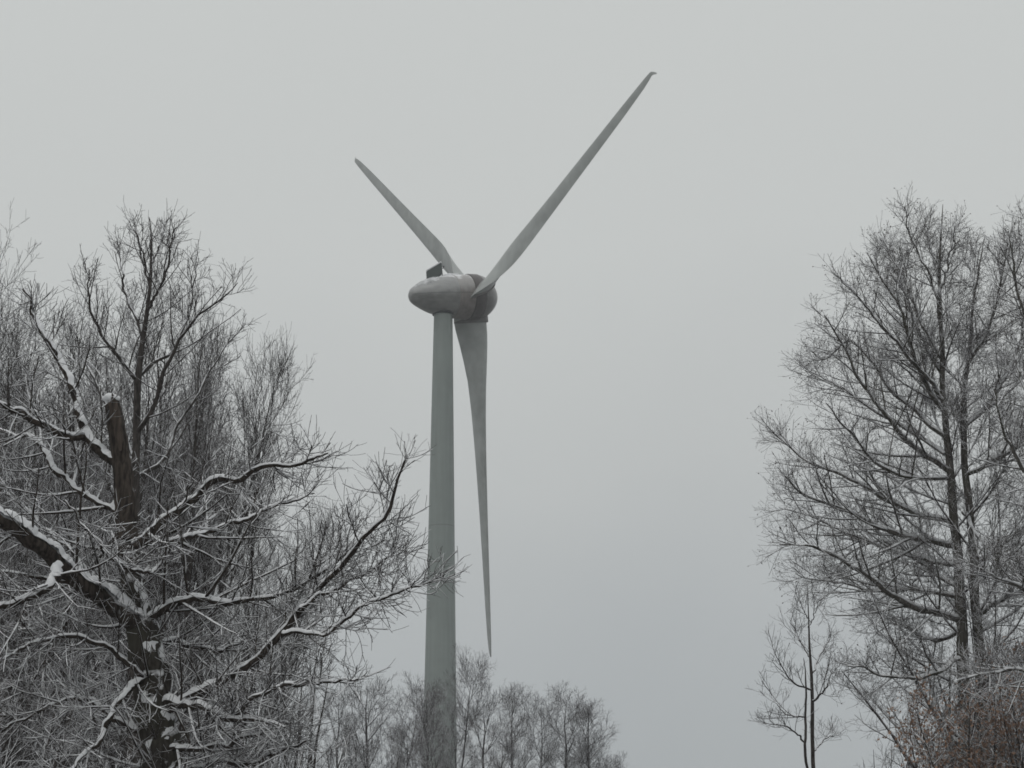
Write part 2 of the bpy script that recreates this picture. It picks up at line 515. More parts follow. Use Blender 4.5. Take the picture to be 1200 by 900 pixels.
prof_ = smooth_prof([(-6.12, 0.0), (-6.05, 0.42), (-5.75, 0.80), (-5.0, 1.22), (-4.0, 1.64), (-3.0, 1.90), (-2.0, 2.06), (-1.0, 2.15), (0.0, 2.19)], 60)
rear_ = [tuple(q) for q in prof_ if q[0] < -1.76]
front_ = [tuple(q) for q in prof_ if q[0] > -1.69]
mb = MB()
mb.add(*lathe(rear_ + [(rear_[-1][0] + 0.02, rear_[-1][1] - 0.05), (rear_[-1][0] + 0.02, 1.7)], HUB0, AX, UV, SD))
nac = mb.build("nacelle", M_nacelle, turb, TB)
mb = MB()
mb.add(*lathe([(front_[0][0] - 0.02, 1.7), (front_[0][0] - 0.02, front_[0][1] - 0.05)] + front_, HUB0, AX, UV, SD))
mb.build("front_shell", M_front, nac, TB)
mb = MB()
mb.add(*lathe([(-1.95, 2.045), (-1.5, 2.085)], HUB0, AX, UV, SD))
mb.build("shell_joint", M_nacelle, nac, TB)
mb = MB()
for an in (1.62, -1.62):
    q = np.array([HUB0 + AX * s0 + (r0 + 0.002) * (cos(an) * UV + sin(an) * SD) for s0, r0 in prof_[4:]])
    tubes(mb, q[None], np.full((1, len(q)), 0.014), 6)
mb.build("side_seam", M_collar, nac, TB)
# shadow gap, generator ring and spinner
mb = MB()
mb.add(*lathe([(-0.02, 2.0), (-0.02, 2.13), (0.06, 2.13), (0.06, 2.24), (0.12, 2.27), (1.02, 2.27), (1.08, 2.23), (1.08, 2.1)], HUB0, AX, UV, SD))
mb.build("generator_ring", M_ring, turb, TB)
mb = MB()
mb.add(*lathe([(1.04, 2.0), (1.04, 2.10), (1.12, 2.10), (1.12, 2.2)] + list(map(tuple, smooth_prof([(1.13, 2.21), (1.6, 2.12), (2.1, 1.86), (2.6, 1.45), (3.0, 0.95), (3.18, 0.45), (3.22, 0.0)], 30))), HUB0, AX, UV, SD))
mb.build("spinner", M_spinner, turb, TB)

# blades: cambered sections lofted along the span, twisted, the root wide and drawn towards the nacelle
BC = HUB0 + AX * 1.15
CONE = 0.0345
ST = np.array([  # r, chord, thickness/chord, twist (deg), axis position of pitch line on the chord
    (1.55, 3.20, 0.40, 56, 0.28), (2.3, 3.20, 0.39, 54, 0.28), (3.2, 2.95, 0.38, 48, 0.30), (4.5, 2.75, 0.39, 37, 0.32), (6.2, 2.58, 0.35, 25, 0.33),
    (8.0, 2.42, 0.31, 15.5, 0.33), (9.5, 2.25, 0.28, 11, 0.32), (12, 1.98, 0.25, 8.5, 0.31), (16, 1.66, 0.22, 6, 0.30), (21, 1.36, 0.20, 3.5, 0.30),
    (26, 1.12, 0.18, 2, 0.30), (30, 0.94, 0.17, 1, 0.30), (33, 0.75, 0.16, 0.5, 0.30), (34.3, 0.54, 0.16, 0, 0.32), (34.85, 0.34, 0.16, 0, 0.4), (35.0, 0.18, 0.2, 0, 0.5)])
ST[2:12, 1] *= 1.07
rr = np.concatenate((np.linspace(1.55, 8, 22), np.linspace(8.6, 33, 40), np.linspace(33.3, 35, 10)))
sec = np.stack([np.interp(rr, ST[:, 0], ST[:, k]) for k in range(5)], 1)
for k in (1, 2, 3):                              # soften the knees between stations
    for _ in range(5):
        sec[1:-1, k] = (sec[:-2, k] + 2 * sec[1:-1, k] + sec[2:, k]) / 4
NS = 28
xs = 0.5 * (1 - np.cos(np.linspace(0, pi, NS // 2 + 1)))
yt = 5 * (0.2969 * np.sqrt(xs) - 0.1260 * xs - 0.3516 * xs ** 2 + 0.2843 * xs ** 3 - 0.1030 * xs ** 4)
ax_ = np.concatenate((xs, xs[-2:0:-1]))
ay_ = np.concatenate((yt, -yt[-2:0:-1] * 0.75))
for bi in range(3):
    th = TH + bi * 2 * pi / 3
    d = (cos(th) * UV + sin(th) * SD) * cos(CONE) + AX * sin(CONE)
    t = -sin(th) * UV + cos(th) * SD
    a = nrm(np.cross(t, d)); a = a if a @ AX > 0 else -a
    V = []
    for r, c, tk, tw, ax0 in sec:
        be = radians(tw)
        ch = cos(be) * t - sin(be) * a            # towards the trailing edge
        nn = cos(be) * a + sin(be) * t
        bend = 0.42 * max(0, (r - 34.5) / 0.5) ** 1.5
        cen = BC + d * r + (0.5 * a + 0.85 * t) * bend
        V.append(cen + c * ((ax_ - ax0)[:, None] * ch + (tk * ay_)[:, None] * nn))
    V = np.array(V)
    K = len(V); S = V.shape[1]
    kk, ss = np.meshgrid(np.arange(K - 1), np.arange(S), indexing='ij')
    Q = np.stack((kk * S + ss, kk * S + (ss + 1) % S, (kk + 1) * S + (ss + 1) % S, (kk + 1) * S + ss), -1).reshape(-1, 4)
    caps = [tuple(range((K - 1) * S, K * S)), tuple(range(S - 1, -1, -1))]
    o = mesh_obj("blade", V.reshape(-1, 3) - TB, [tuple(q) for q in Q] + caps, M_blade, turb)
    # root cuff: the flared socket of the spinner that the blade sits in
    be = radians(53)
    ch, nn = cos(be) * t - sin(be) * a, cos(be) * a + sin(be) * t
    W = []
    for r, sc_ in ((1.3, 1.0), (2.15, 1.06), (2.45, 1.06), (2.47, 0.98)):
        W.append(BC + d * r + 3.2 * sc_ * ((ax_ - 0.30 - 0.02)[:, None] * ch + (0.43 * ay_)[:, None] * nn))
    W = np.array(W); K = len(W)
    kk, ss = np.meshgrid(np.arange(K - 1), np.arange(S), indexing='ij')
    Q = np.stack((kk * S + ss, kk * S + (ss + 1) % S, (kk + 1) * S + (ss + 1) % S, (kk + 1) * S + ss), -1).reshape(-1, 4)
    mesh_obj("root_cuff", W.reshape(-1, 3) - TB, Q, M_spinner, o)


def box_on(c, e1, e2, e3, h):
    """Bevelled box: centre, three axes, half sizes."""
    import bmesh
    bm = bmesh.new()
    bmesh.ops.create_cube(bm, size=2)
    bmesh.ops.bevel(bm, geom=bm.edges[:], offset=0.12, segments=2, affect='EDGES')
    V = np.array([v.co for v in bm.verts])
    Fc = [tuple(v.index for v in f.verts) for f in bm.faces]
    bm.free()
    return c + V[:, :1] * h[0] * e1 + V[:, 1:2] * h[1] * e2 + V[:, 2:] * h[2] * e3, Fc


# roof hatch standing open, with snow caught on and before it, and the wind sensor mast behind
HAT = HUB0 + AX * (-3.15) + UV * 2.35 - SD * 0.1
e1 = nrm(AX * 0.75 + SD * 0.66); e3 = nrm(UV + 0.25 * AX); e2 = nrm(np.cross(e3, e1)); e3 = np.cross(e1, e2)
V, Fc = box_on(HAT, e1, e2, e3, (0.80, 0.09, 0.62))
V[:, :] += np.outer((V - HAT) @ e1 * 0.42, UV)
hat = mesh_obj("roof_hatch", V - TB, Fc, M_dark_panel, nac, False)
V2, Fc = box_on(HAT + e3 * 0.66, e1, e2, e3, (0.78, 0.13, 0.07))
V2 += np.outer((V2 - HAT) @ e1 * 0.42, UV)
mesh_obj("snow", V2 - TB, Fc, M_snow, hat)
mb = MB()
xs_ = np.linspace(-2.6, -0.7, 14)
pts = np.array([HUB0 + AX * s + UV * (np.interp(s, [-3, -2, -1, 0], [1.90, 2.06, 2.15, 2.19]) - 0.02) + SD * (0.25 + 0.2 * sin(s * 5)) for s in xs_])
tubes(mb, pts[None], (0.20 * np.sin(np.linspace(0.15, pi - 0.15, 14)) * (1 + 0.25 * np.sin(xs_ * 7)))[None], 10)
mb.build("snow_ridge", M_snow, nac, TB)
NPROF = ([-6.12, -6.05, -5.75, -5.0, -4.0, -3.0, -2.0, -1.0, 0.0], [0.0, 0.42, 0.80, 1.22, 1.64, 1.90, 2.06, 2.15, 2.19])
pg_ = np.random.default_rng(3)
ns_, na_ = 26, 15
su = np.linspace(-5.55, -3.35, ns_); au = np.linspace(-0.25, 0.98, na_)
Vp = np.empty((ns_, na_, 3))
for q, s0 in enumerate(su):
    w0 = sin(pi * (q + 0.5) / ns_) ** 0.5
    for z, a0 in enumerate(au):
        am = 0.42 + (a0 - 0.42) * w0 * (0.85 + 0.22 * sin(q * 0.9) + 0.12 * sin(q * 2.3 + 1))
        edge_ = min(q, ns_ - 1 - q, z, na_ - 1 - z)
        hh = -0.03 if edge_ == 0 else 0.02 + 0.05 * min(1, edge_ / 3) + 0.012 * pg_.standard_normal()
        r0 = np.interp(s0, *NPROF) + 0.02 + hh
        Vp[q, z] = HUB0 + AX * s0 + r0 * (cos(am) * UV + sin(am) * SD)
kk, ss = np.meshgrid(np.arange(ns_ - 1), np.arange(na_ - 1), indexing='ij')
Q = np.stack((kk * na_ + ss, kk * na_ + ss + 1, (kk + 1) * na_ + ss + 1, (kk + 1) * na_ + ss), -1).reshape(-1, 4)
mesh_obj("snow_patch", Vp.reshape(-1, 3) - TB, Q, M_thin_snow, nac)
mb = MB()
mp0 = HUB0 + AX * (-2.15) + UV * 2.0 - SD * 0.35
tubes(mb, np.array([[mp0, mp0 + UV * 0.9], ]), np.array([[0.05, 0.04]]), 8)
tubes(mb, np.array([[mp0 + UV * 0.85 - SD * 0.4, mp0 + UV * 0.85 + SD * 0.4]]), np.array([[0.03, 0.03]]), 6)
for sg in (-1, 1):
    q = mp0 + UV * 0.85 + SD * 0.4 * sg
    tubes(mb, np.array([[q, q + UV * 0.14, q + UV * 0.24]]), np.array([[0.03, 0.08, 0.02]]), 8)
mb.build("sensor_mast", M_collar, nac, TB)

# ---------------------------------------------------------------- trees: shared pieces
def chain(pts, Ys, rads, K, amp, rng):
    """Limb from photo pixels at given distances -> (1,K,3), (1,K)."""
    P = np.array([at(x, y, Y) for (x, y), Y in zip(pts, np.interp(np.linspace(0, 1, len(pts)), np.linspace(0, 1, len(Ys)), Ys))])
    P, R = resample(P, K, np.interp(np.linspace(0, 1, len(pts)), np.linspace(0, 1, len(rads)), rads))
    return wob(P, amp, rng)[None], R[None]


def twiggy(P, R, rng, n1, L1, n2, L2, n3, L3, up=0.06, ang=(52, 48, 45), t0=0.15, jit=0.2, rt=0.0028, lift=0.1, taper=0.55):
    """Three generations of side branches on the given limbs."""
    a = spawn(P, R, n1, rng, t0, 0.97, ang[0], 14, L1, 0.35, taper, 8, up, jit * 0.75, 0.55, 0.014, rt * 1.5, lift, 0.2)
    b = spawn(*a, n2, rng, 0.15, 0.97, ang[1], 14, L2, 0.35, 0.5, 6, up, jit, 0.6, 0.011, rt, 0.1)
    c = spawn(*b, n3, rng, 0.2, 1.0, ang[2], 14, L3, 0.4, 0.4, 4, up, jit, 0.7, 0.010, rt * 0.8, 0.1)
    return a, b, c


# ---------------------------------------------------------------- old broken oak in the left foreground
rng = np.random.default_rng(11)
YO = 25.0
ob = at(196, 900, YO); ob[2] = 0
oak = empty("old_oak", ob, "old broken oak with snow lined limbs and a snapped stem, nearest on the left", "tree")


def trunk_mesh(name, P, R, mat, parent, origin, rng, S=16, K=60, rough=0.03, crook=0.012):
    P2, R2 = resample(P, K, R)
    P2 = wob(P2, crook, rng)
    mb = MB()
    ph = np.linspace(0, 2 * pi, S, endpoint=False)
    tubes(mb, P2[None], R2[None], S, rough, rng)
    return mb.build(name, mat, parent, origin), P2[None], R2[None]


tp = np.array([ob + (0.05, 0, -0.2), ob + (0, 0, 1.0), at(193, 960, YO), at(188, 900, YO), at(182, 840, YO), at(176, 790, YO), at(168, 742, YO), at(160, 710, YO), at(153, 670, YO), at(149, 630, YO)])
tr, TP, TR = trunk_mesh("trunk", tp, [0.38, 0.28, 0.235, 0.225, 0.21, 0.20, 0.19, 0.15, 0.13, 0.125], M_trunk_bark, oak, ob, rng, 18, 70, 0.055, 0.028)
a, b, c = twiggy(TP, TR * 0.25, rng, 46, 0.9, 6, 0.4, 3, 0.2, up=0.04, ang=(62, 48, 46), jit=0.12, t0=0.42, rt=0.0034, lift=0.1, taper=0.2)
mb = MB(); tubes(mb, *a, 5); tubes(mb, *b, 4); tubes(mb, *c, 3)
mb.build("shoots", M_old_twig, tr, ob)
sm = MB()
snow_on(sm, *a, rng, 0.02, 0.5, 20, 0.95)
snow_on(sm, TP, TR * 0.99, rng, 0.05, 0.2, 80, 1.08)
sm.build("snow", M_snow, tr, ob)
# the snapped stem: jagged top, pale torn wood inside
sp_ = np.array([at(149, 634, YO), at(147, 590, YO), at(143, 545, YO), at(137, 505, YO), at(131, 472, YO)])
P2, R2 = resample(sp_, 26, [0.128, 0.12, 0.112, 0.10, 0.084])
T2 = nrm(np.diff(P2, axis=0, append=2 * P2[-1:] - P2[-2:-1]))
S = 16
ph = np.linspace(0, 2 * pi, S, endpoint=False)
A = nrm(np.cross(T2, np.array((0, 1., 0)))); B = np.cross(T2, A)
rr2 = R2[:, None] * (1 + 0.05 * rng.standard_normal((26, S)))
V = P2[:, None] + rr2[..., None] * (np.cos(ph)[:, None] * A[:, None] + np.sin(ph)[:, None] * B[:, None])
jag = 0.05 * rng.standard_normal(S) + 0.09 * np.cos(ph - 2.6)
V[-1] += jag[:, None] * T2[-1]
k, s = np.meshgrid(np.arange(25), np.arange(S), indexing='ij')
Q = np.stack((k * S + s, k * S + (s + 1) % S, (k + 1) * S + (s + 1) % S, (k + 1) * S + s), -1).reshape(-1, 4)
stub = mesh_obj("broken_stem", V.reshape(-1, 3) - ob, Q, M_old_bark, oak)
cap = [V[-1] * 0.93 + P2[-1] * 0.07, V[-1] * 0.45 + P2[-1] * 0.55 + 0.03 * rng.standard_normal((S, 3)), np.repeat(P2[-1:] - 0.02 * T2[-1], S, 0)]
capV = np.concatenate(cap)
k, s = np.meshgrid(np.arange(2), np.arange(S), indexing='ij')
Q = np.stack((k * S + s, k * S + (s + 1) % S, (k + 1) * S + (s + 1) % S, (k + 1) * S + s), -1).reshape(-1, 4)
mesh_obj("torn_wood", capV - ob, Q, M_bare_wood, stub, False)
# bark stripped from the upper camera side
pi_ = np.where(B @ np.array((0, 1., 0)) < 5)[0]
mb = MB()
fi = np.linspace(0.62, 0.99, 10)
iP = np.array([np.interp(fi * 25, np.arange(26), P2[:, q]) for q in range(3)]).T
iR = np.interp(fi * 25, np.arange(26), R2)
aa = np.linspace(-0.55, 0.75, 8)
wv = np.sin(np.linspace(0.15, pi / 2 + 0.4, 10))
fr = np.array((0, -1., 0.1)); rt_ = np.array((1., 0, 0.15))
Vp = iP[:, None] + (iR * 1.05)[:, None, None] * (np.cos(aa[None, :] * wv[:, None])[..., None] * fr + np.sin(aa[None, :] * wv[:, None] + 0.15)[..., None] * rt_)
k, s = np.meshgrid(np.arange(9), np.arange(7), indexing='ij')
Q = np.stack((k * 8 + s, k * 8 + s + 1, (k + 1) * 8 + s + 1, (k + 1) * 8 + s), -1).reshape(-1, 4)
mesh_obj("stripped_wood", Vp.reshape(-1, 3) - ob, Q, M_bare_wood, stub)
mb = MB()
lump = np.array([P2[-1] + T2[-1] * 0.03 + (x, y, 0.02) for x, y in ((-0.10, 0), (-0.03, -0.03), (0.04, -0.02), (0.10, 0.0))])
lp, lr = resample(lump, 10, [0.02, 0.06, 0.055, 0.02])
tubes(mb, lp[None], lr[None], 9, 0.06, rng)
mb.build("snow", M_snow, stub, ob)

# limbs: pixel chain, distances from trunk to tip, radii
OAK_LIMBS = [
    (((168, 735), (130, 708), (95, 682), (60, 652), (25, 625), (-5, 600), (-60, 555), (-110, 520)), (25, 24.2, 23.4), (0.15, 0.13, 0.11, 0.05), 26, 1.3),
    (((72, 664), (58, 686), (30, 700), (-5, 713), (-60, 735)), (24.2, 23.5), (0.075, 0.06, 0.03), 14, 0.8),
    (((147, 552), (125, 536), (104, 518), (97, 500), (88, 465), (80, 440), (62, 410), (48, 384), (38, 364), (30, 338)), (25, 25.3), (0.085, 0.075, 0.065, 0.045, 0.022), 12, 0.55),
    (((100, 512), (75, 508), (52, 500), (24, 483), (-8, 472), (-50, 460)), (25.1, 24.3), (0.075, 0.065, 0.05, 0.03), 12, 0.7),
    (((150, 608), (132, 596), (96, 578), (62, 545), (42, 518), (5, 507), (-40, 490)), (25, 25.8), (0.06, 0.05, 0.04, 0.02), 14, 0.9),
    (((153, 645), (166, 636), (181, 617), (204, 598), (234, 578), (250, 560), (285, 563), (303, 548), (352, 543), (388, 531)), (25, 24.2), (0.085, 0.075, 0.06, 0.055, 0.05, 0.035, 0.012), 14, 0.6),
    (((157, 642), (181, 637), (215, 631), (249, 622), (290, 606), (330, 590), (370, 578)), (25, 26), (0.055, 0.045, 0.035, 0.012), 16, 0.9),
    (((164, 735), (193, 716), (215, 703), (264, 706), (300, 704), (345, 690), (400, 655), (430, 625)), (25, 24.3), (0.075, 0.06, 0.045, 0.03, 0.012), 20, 0.9),
    (((75, 586), (113, 635), (147, 666), (162, 671), (181, 667), (192, 655)), (24.0, 24.6), (0.012, 0.028, 0.03, 0.02), 8, 0.5),
    (((178, 838), (205, 828), (250, 803), (294, 779), (332, 742), (352, 713), (392, 671), (419, 638), (450, 598), (466, 566), (474, 541)), (25, 23.6), (0.085, 0.07, 0.058, 0.045, 0.03, 0.012), 20, 0.62),
    (((332, 742), (350, 742), (388, 740), (428, 709), (463, 695), (495, 684), (522, 672)), (24.1, 23.2), (0.035, 0.03, 0.022, 0.005), 12, 0.34),
    (((352, 713), (372, 700), (410, 682), (440, 664), (460, 648), (472, 636)), (23.9, 24.6), (0.025, 0.02, 0.007), 13, 0.42),
    (((182, 828), (204, 824), (234, 827), (261, 838), (300, 843), (335, 850)), (25, 24), (0.09, 0.07, 0.05, 0.015), 14, 0.7),
    (((264, 838), (275, 840), (299, 815), (339, 803), (380, 799), (419, 795)), (24.5, 23.6), (0.04, 0.035, 0.012), 9, 0.5),
    (((186, 872), (211, 878), (242, 877), (300, 860), (340, 845)), (25, 24.2), (0.05, 0.04, 0.012), 9, 0.6),
    (((190, 915), (250, 897), (303, 891), (339, 878), (357, 868)), (25, 24), (0.05, 0.035, 0.012), 9, 0.5),
    (((178, 795), (160, 800), (143, 817), (113, 870), (90, 896), (60, 920)), (25, 24), (0.06, 0.045, 0.02), 10, 0.6),
    (((186, 815), (160, 786), (132, 762), (83, 745), (42, 753), (8, 773), (-30, 790)), (25, 23.8), (0.05, 0.035, 0.03, 0.014), 12, 0.6),
    (((150, 622), (120, 650), (90, 690), (70, 740), (40, 800)), (25, 26.5), (0.05, 0.035, 0.014), 14, 0.8),
    (((165, 760), (200, 752), (250, 762), (300, 752), (350, 760)), (25, 26), (0.05, 0.035, 0.014), 16, 0.8),
    (((160, 700), (120, 690), (80, 640), (40, 610), (0, 560)), (25, 26.5), (0.05, 0.035, 0.014), 16, 0.8),
    (((185, 860), (150, 850), (100, 820), (50, 830), (0, 860)), (25, 26), (0.06, 0.04, 0.014), 16, 0.8),
]
for pts, Ys, rads, n1, L1 in OAK_LIMBS:
    thick = rads[0] > 0.1
    P, R = chain(pts, Ys, [q * (0.78 if thick else 0.66) for q in rads], 40, 0.017, rng)
    mb = MB(); tubes(mb, P, R, 10, 0.06, rng)
    a, b, c = twiggy(P, R, rng, int(n1 * (0.55 if thick else 1.35)), L1 * 1.15, 7, 0.46, 4, 0.2, up=0.05, ang=(50, 46, 44), jit=0.10, t0=0.08, rt=0.0034, taper=0.72)
    tubes(mb, *a, 6, 0.04, rng)
    limb = mb.build("limb", M_old_bark, oak, ob)
    mb = MB(); tubes(mb, *b, 4); tubes(mb, *c, 3)
    mb.build("twigs", M_old_twig, limb, ob)
    mb = MB()
    snow_on(mb, P, R, rng, 0.075 if thick else 0.038, 0.85 if thick else 0.68, 130, 1.05)
    snow_on(mb, *a, rng, 0.02, 0.45, 26, 0.95)
    snow_on(mb, *b, rng, 0.012, 0.40, 10, 0.92)
    mb.build("snow", M_snow, limb, ob)

# ---------------------------------------------------------------- the tall twin-stemmed tree on the right
rng = np.random.default_rng(23)
YR = 42.0
rb = at(1142, 900, YR); rb[2] = 0
big = empty("twin_stem_tree", rb, "tall bare tree with two grey stems and upswept snowy limbs on the right", "tree")


def limb_set(root, origin, limbs, rng, mats, spec, snow=True, leaf=None):
    """Each limb a part of its tree, with its twigs and its snow (and leaves) under it."""
    for pts, Ys, rads, n1, L1 in limbs:
        P, R = chain(pts, Ys, [q * spec.get('rk', 1) for q in rads], 26, spec.get('amp', 0.02), rng)
        kt = spec.get('trim', 26)
        P = P[:, :kt]; R = np.minimum(R[:, :kt], np.linspace(1, 0.08, kt)[None] * R[:, :1] + 0.006)
        n1, L1 = int(n1 * spec.get('nk', 1)), L1 * spec.get('Lk', 1)
        mb = MB(); tubes(mb, P, R, 8, 0.02, rng)
        a, b, c = twiggy(P, R, rng, n1, L1, spec['n2'], spec['L2'], spec['n3'], spec['L3'], up=spec['up'], ang=spec['ang'], jit=spec['jit'], t0=0.1, rt=spec['rt'], lift=spec['lift'], taper=spec.get('taper', 0.55))
        tubes(mb, *a, 5)
        limb = mb.build("limb", mats[0], root, origin)
        mb = MB(); tubes(mb, *b, 4); tubes(mb, *c, 3)
        mb.build("twigs", mats[1], limb, origin)
        if snow:
            mb = MB()
            snow_on(mb, P, R, rng, 0.045, 0.75, 60, 1.0)
            snow_on(mb, *a, rng, 0.022, 0.6, 16, 0.96)
            mb.build("snow", M_snow, limb, origin)
        if leaf:
            mb = MB()
            tip = c[0][:, -1]; dr = nrm(c[0][:, -1] - c[0][:, -2])
            sel = rng.random(len(tip)) < leaf[0]
            leaf_quads(mb, tip[sel], dr[sel], leaf[1], rng)
            tag(mb.build("buds", leaf[2], limb, origin), kind="stuff")


st1 = np.array([rb + (-0.15, 0, -0.2), at(1133, 960, YR), at(1131, 860, YR), at(1128, 760, YR), at(1121, 640, YR), at(1113, 552, YR), at(1106, 480, YR), at(1101, 360, YR), at(1102, 285, YR), at(1105, 240, YR)])
st2 = np.array([rb + (0.15, 0.2, -0.2), at(1153, 960, YR), at(1151, 860, YR), at(1147, 760, YR), at(1140, 640, YR), at(1131, 552, YR), at(1130, 472, YR), at(1136, 408, YR), at(1143, 340, YR), at(1154, 280, YR)])
o1, P1, R1 = trunk_mesh("trunk", st1, [0.19, 0.145, 0.13, 0.115, 0.09, 0.076, 0.062, 0.040, 0.022, 0.006], M_grey_bark, big, rb, rng, 12, 60, 0.025)
o2, P2_, R2_ = trunk_mesh("trunk", st2, [0.17, 0.125, 0.112, 0.10, 0.08, 0.067, 0.054, 0.038, 0.022, 0.006], M_grey_bark, big, rb, rng, 12, 60, 0.025)
RL = [
    (((1124, 726), (1086, 716), (1046, 698), (1014, 672), (970, 648), (942, 641), (894, 640)), (42, 39.5), (0.085, 0.07, 0.05, 0.012), 18, 1.3),
    (((1118, 640), (1062, 628), (1018, 612), (970, 590), (930, 572), (906, 546)), (42, 40.5), (0.075, 0.06, 0.04, 0.011), 18, 1.3),
    (((1118, 612), (1062, 596), (1010, 568), (946, 540), (914, 515), (887, 492)), (42, 43.5), (0.07, 0.055, 0.035, 0.01), 18, 1.3),
    (((1112, 552), (1070, 522), (1046, 497), (1010, 448), (978, 388), (954, 352)), (42, 40.5), (0.07, 0.05, 0.03, 0.008), 17, 1.2),
    (((1108, 512), (1070, 481), (1042, 456), (1002, 402), (966, 420), (935, 400)), (42, 43.5), (0.06, 0.045, 0.025, 0.008), 16, 1.1),
    (((1106, 482), (1086, 450), (1070, 412), (1058, 368), (1030, 320), (1008, 284)), (42, 41), (0.06, 0.045, 0.03, 0.008), 16, 1.1),
    (((1104, 440), (1082, 400), (1066, 360), (1050, 310), (1041, 270)), (42, 43), (0.05, 0.035, 0.02, 0.007), 14, 0.95),
    (((1100, 372), (1094, 336), (1074, 292), (1062, 260), (1058, 234)), (42, 41.5), (0.035, 0.022, 0.007), 10, 0.6),
    (((1102, 340), (1110, 310), (1117, 280), (1121, 258)), (42, 41.7), (0.03, 0.02, 0.007), 7, 0.5),
    (((1100, 330), (1090, 290), (1084, 258)), (42, 42.8), (0.026, 0.018, 0.006), 7, 0.5),
    (((1132, 430), (1158, 388), (1172, 340), (1180, 300), (1178, 266)), (42, 41), (0.05, 0.035, 0.02, 0.007), 14, 0.95),
    (((1131, 500), (1160, 470), (1188, 420), (1204, 370), (1212, 310)), (42, 43), (0.055, 0.04, 0.02, 0.007), 15, 1.1),
    (((1132, 556), (1165, 540), (1195, 520), (1230, 470), (1250, 420)), (42, 41), (0.06, 0.045, 0.02, 0.007), 15, 1.1),
    (((1128, 600), (1152, 636), (1190, 658), (1230, 668)), (42, 40.6), (0.05, 0.035, 0.01), 15, 1.1),
    (((1142, 660), (1175, 640), (1215, 600), (1250, 560)), (42, 43), (0.06, 0.04, 0.01), 15, 1.2),
    (((1128, 770), (1100, 788), (1070, 796), (1042, 794), (1014, 784), (978, 778)), (42, 40.2), (0.06, 0.045, 0.03, 0.008), 16, 1.0),
    (((1124, 690), (1090, 668), (1050, 640), (1020, 635), (985, 660), (960, 690)), (42, 44), (0.055, 0.04, 0.02, 0.008), 16, 1.2),
    (((1126, 740), (1098, 750), (1070, 740), (1040, 720), (1000, 715)), (42, 44), (0.045, 0.03, 0.008), 14, 1.0),
    (((1148, 720), (1180, 700), (1210, 690), (1250, 660)), (42, 40.8), (0.05, 0.035, 0.01), 14, 1.1),
    (((1110, 560), (1075, 560), (1030, 545), (990, 500), (960, 460)), (42, 39.6), (0.05, 0.035, 0.008), 16, 1.1),
    (((1143, 350), (1138, 325), (1136, 300), (1138, 280)), (42, 42.8), (0.03, 0.02, 0.006), 7, 0.5),
    (((1107, 532), (1060, 502), (1010, 470), (960, 440), (917, 416)), (42, 44.5), (0.055, 0.04, 0.02, 0.007), 16, 1.1),
    (((1105, 470), (1075, 430), (1040, 390), (1002, 344), (978, 322)), (42, 39.8), (0.05, 0.035, 0.02, 0.007), 15, 1.0),
    (((1120, 662), (1070, 652), (1000, 628), (940, 602), (896, 592)), (42, 44), (0.06, 0.045, 0.02, 0.008), 17, 1.15),
    (((1102, 420), (1076, 370), (1056, 320), (1032, 288), (1024, 272)), (42, 42.8), (0.04, 0.03, 0.018, 0.006), 13, 0.85),
    (((1122, 700), (1075, 690), (1020, 690), (965, 680), (915, 668)), (42, 42.8), (0.06, 0.04, 0.02, 0.008), 17, 1.1),
    (((1148, 800), (1180, 780), (1215, 770), (1260, 740)), (42, 43.5), (0.05, 0.035, 0.01), 14, 1.0),
]
RSPEC = dict(n2=8, L2=0.5, n3=4, L3=0.2, up=0.03, ang=(44, 42, 44), jit=0.07, rt=0.0034, lift=0.15, nk=1.75, Lk=1.12, rk=0.78, amp=0.022, taper=0.72, trim=24)
limb_set(big, rb, RL, rng, (M_grey_bark, M_grey_twig), RSPEC, True, (0.4, 0.032, M_bud))
# short shoots straight off both stems
for P, R, own in ((P1, R1, o1), (P2_, R2_, o2)):
    m0 = spawn(P, R, 24, rng, 0.28, 0.86, 58, 9, 4.3, 0.2, 0.95, 9, 0.055, 0.06, 0.5, 0.011, 0.006, 0.05, 0.1)
    mb = MB(); tubes(mb, *m0, 6)
    a, b, c = twiggy(*m0, rng, 13, 0.95, 7, 0.42, 4, 0.19, up=0.03, ang=(44, 44, 46), t0=0.15, jit=0.11, rt=0.0034, lift=0.12, taper=0.6)
    tubes(mb, *a, 4); tubes(mb, *b, 3); tubes(mb, *c, 3)
    a, b, c = twiggy(P, R, rng, 13, 0.6, 4, 0.26, 2, 0.14, up=0.05, ang=(30, 42, 44), t0=0.82, jit=0.1, rt=0.0034, lift=0.1, taper=0.6)
    tubes(mb, *a, 4); tubes(mb, *b, 3); tubes(mb, *c, 3)
    sn = MB(); snow_on(sn, *m0, rng, 0.035, 0.6, 30, 1.0)
    sn.build("snow", M_snow, own, rb)
    mb.build("shoots", M_grey_twig, own, rb)

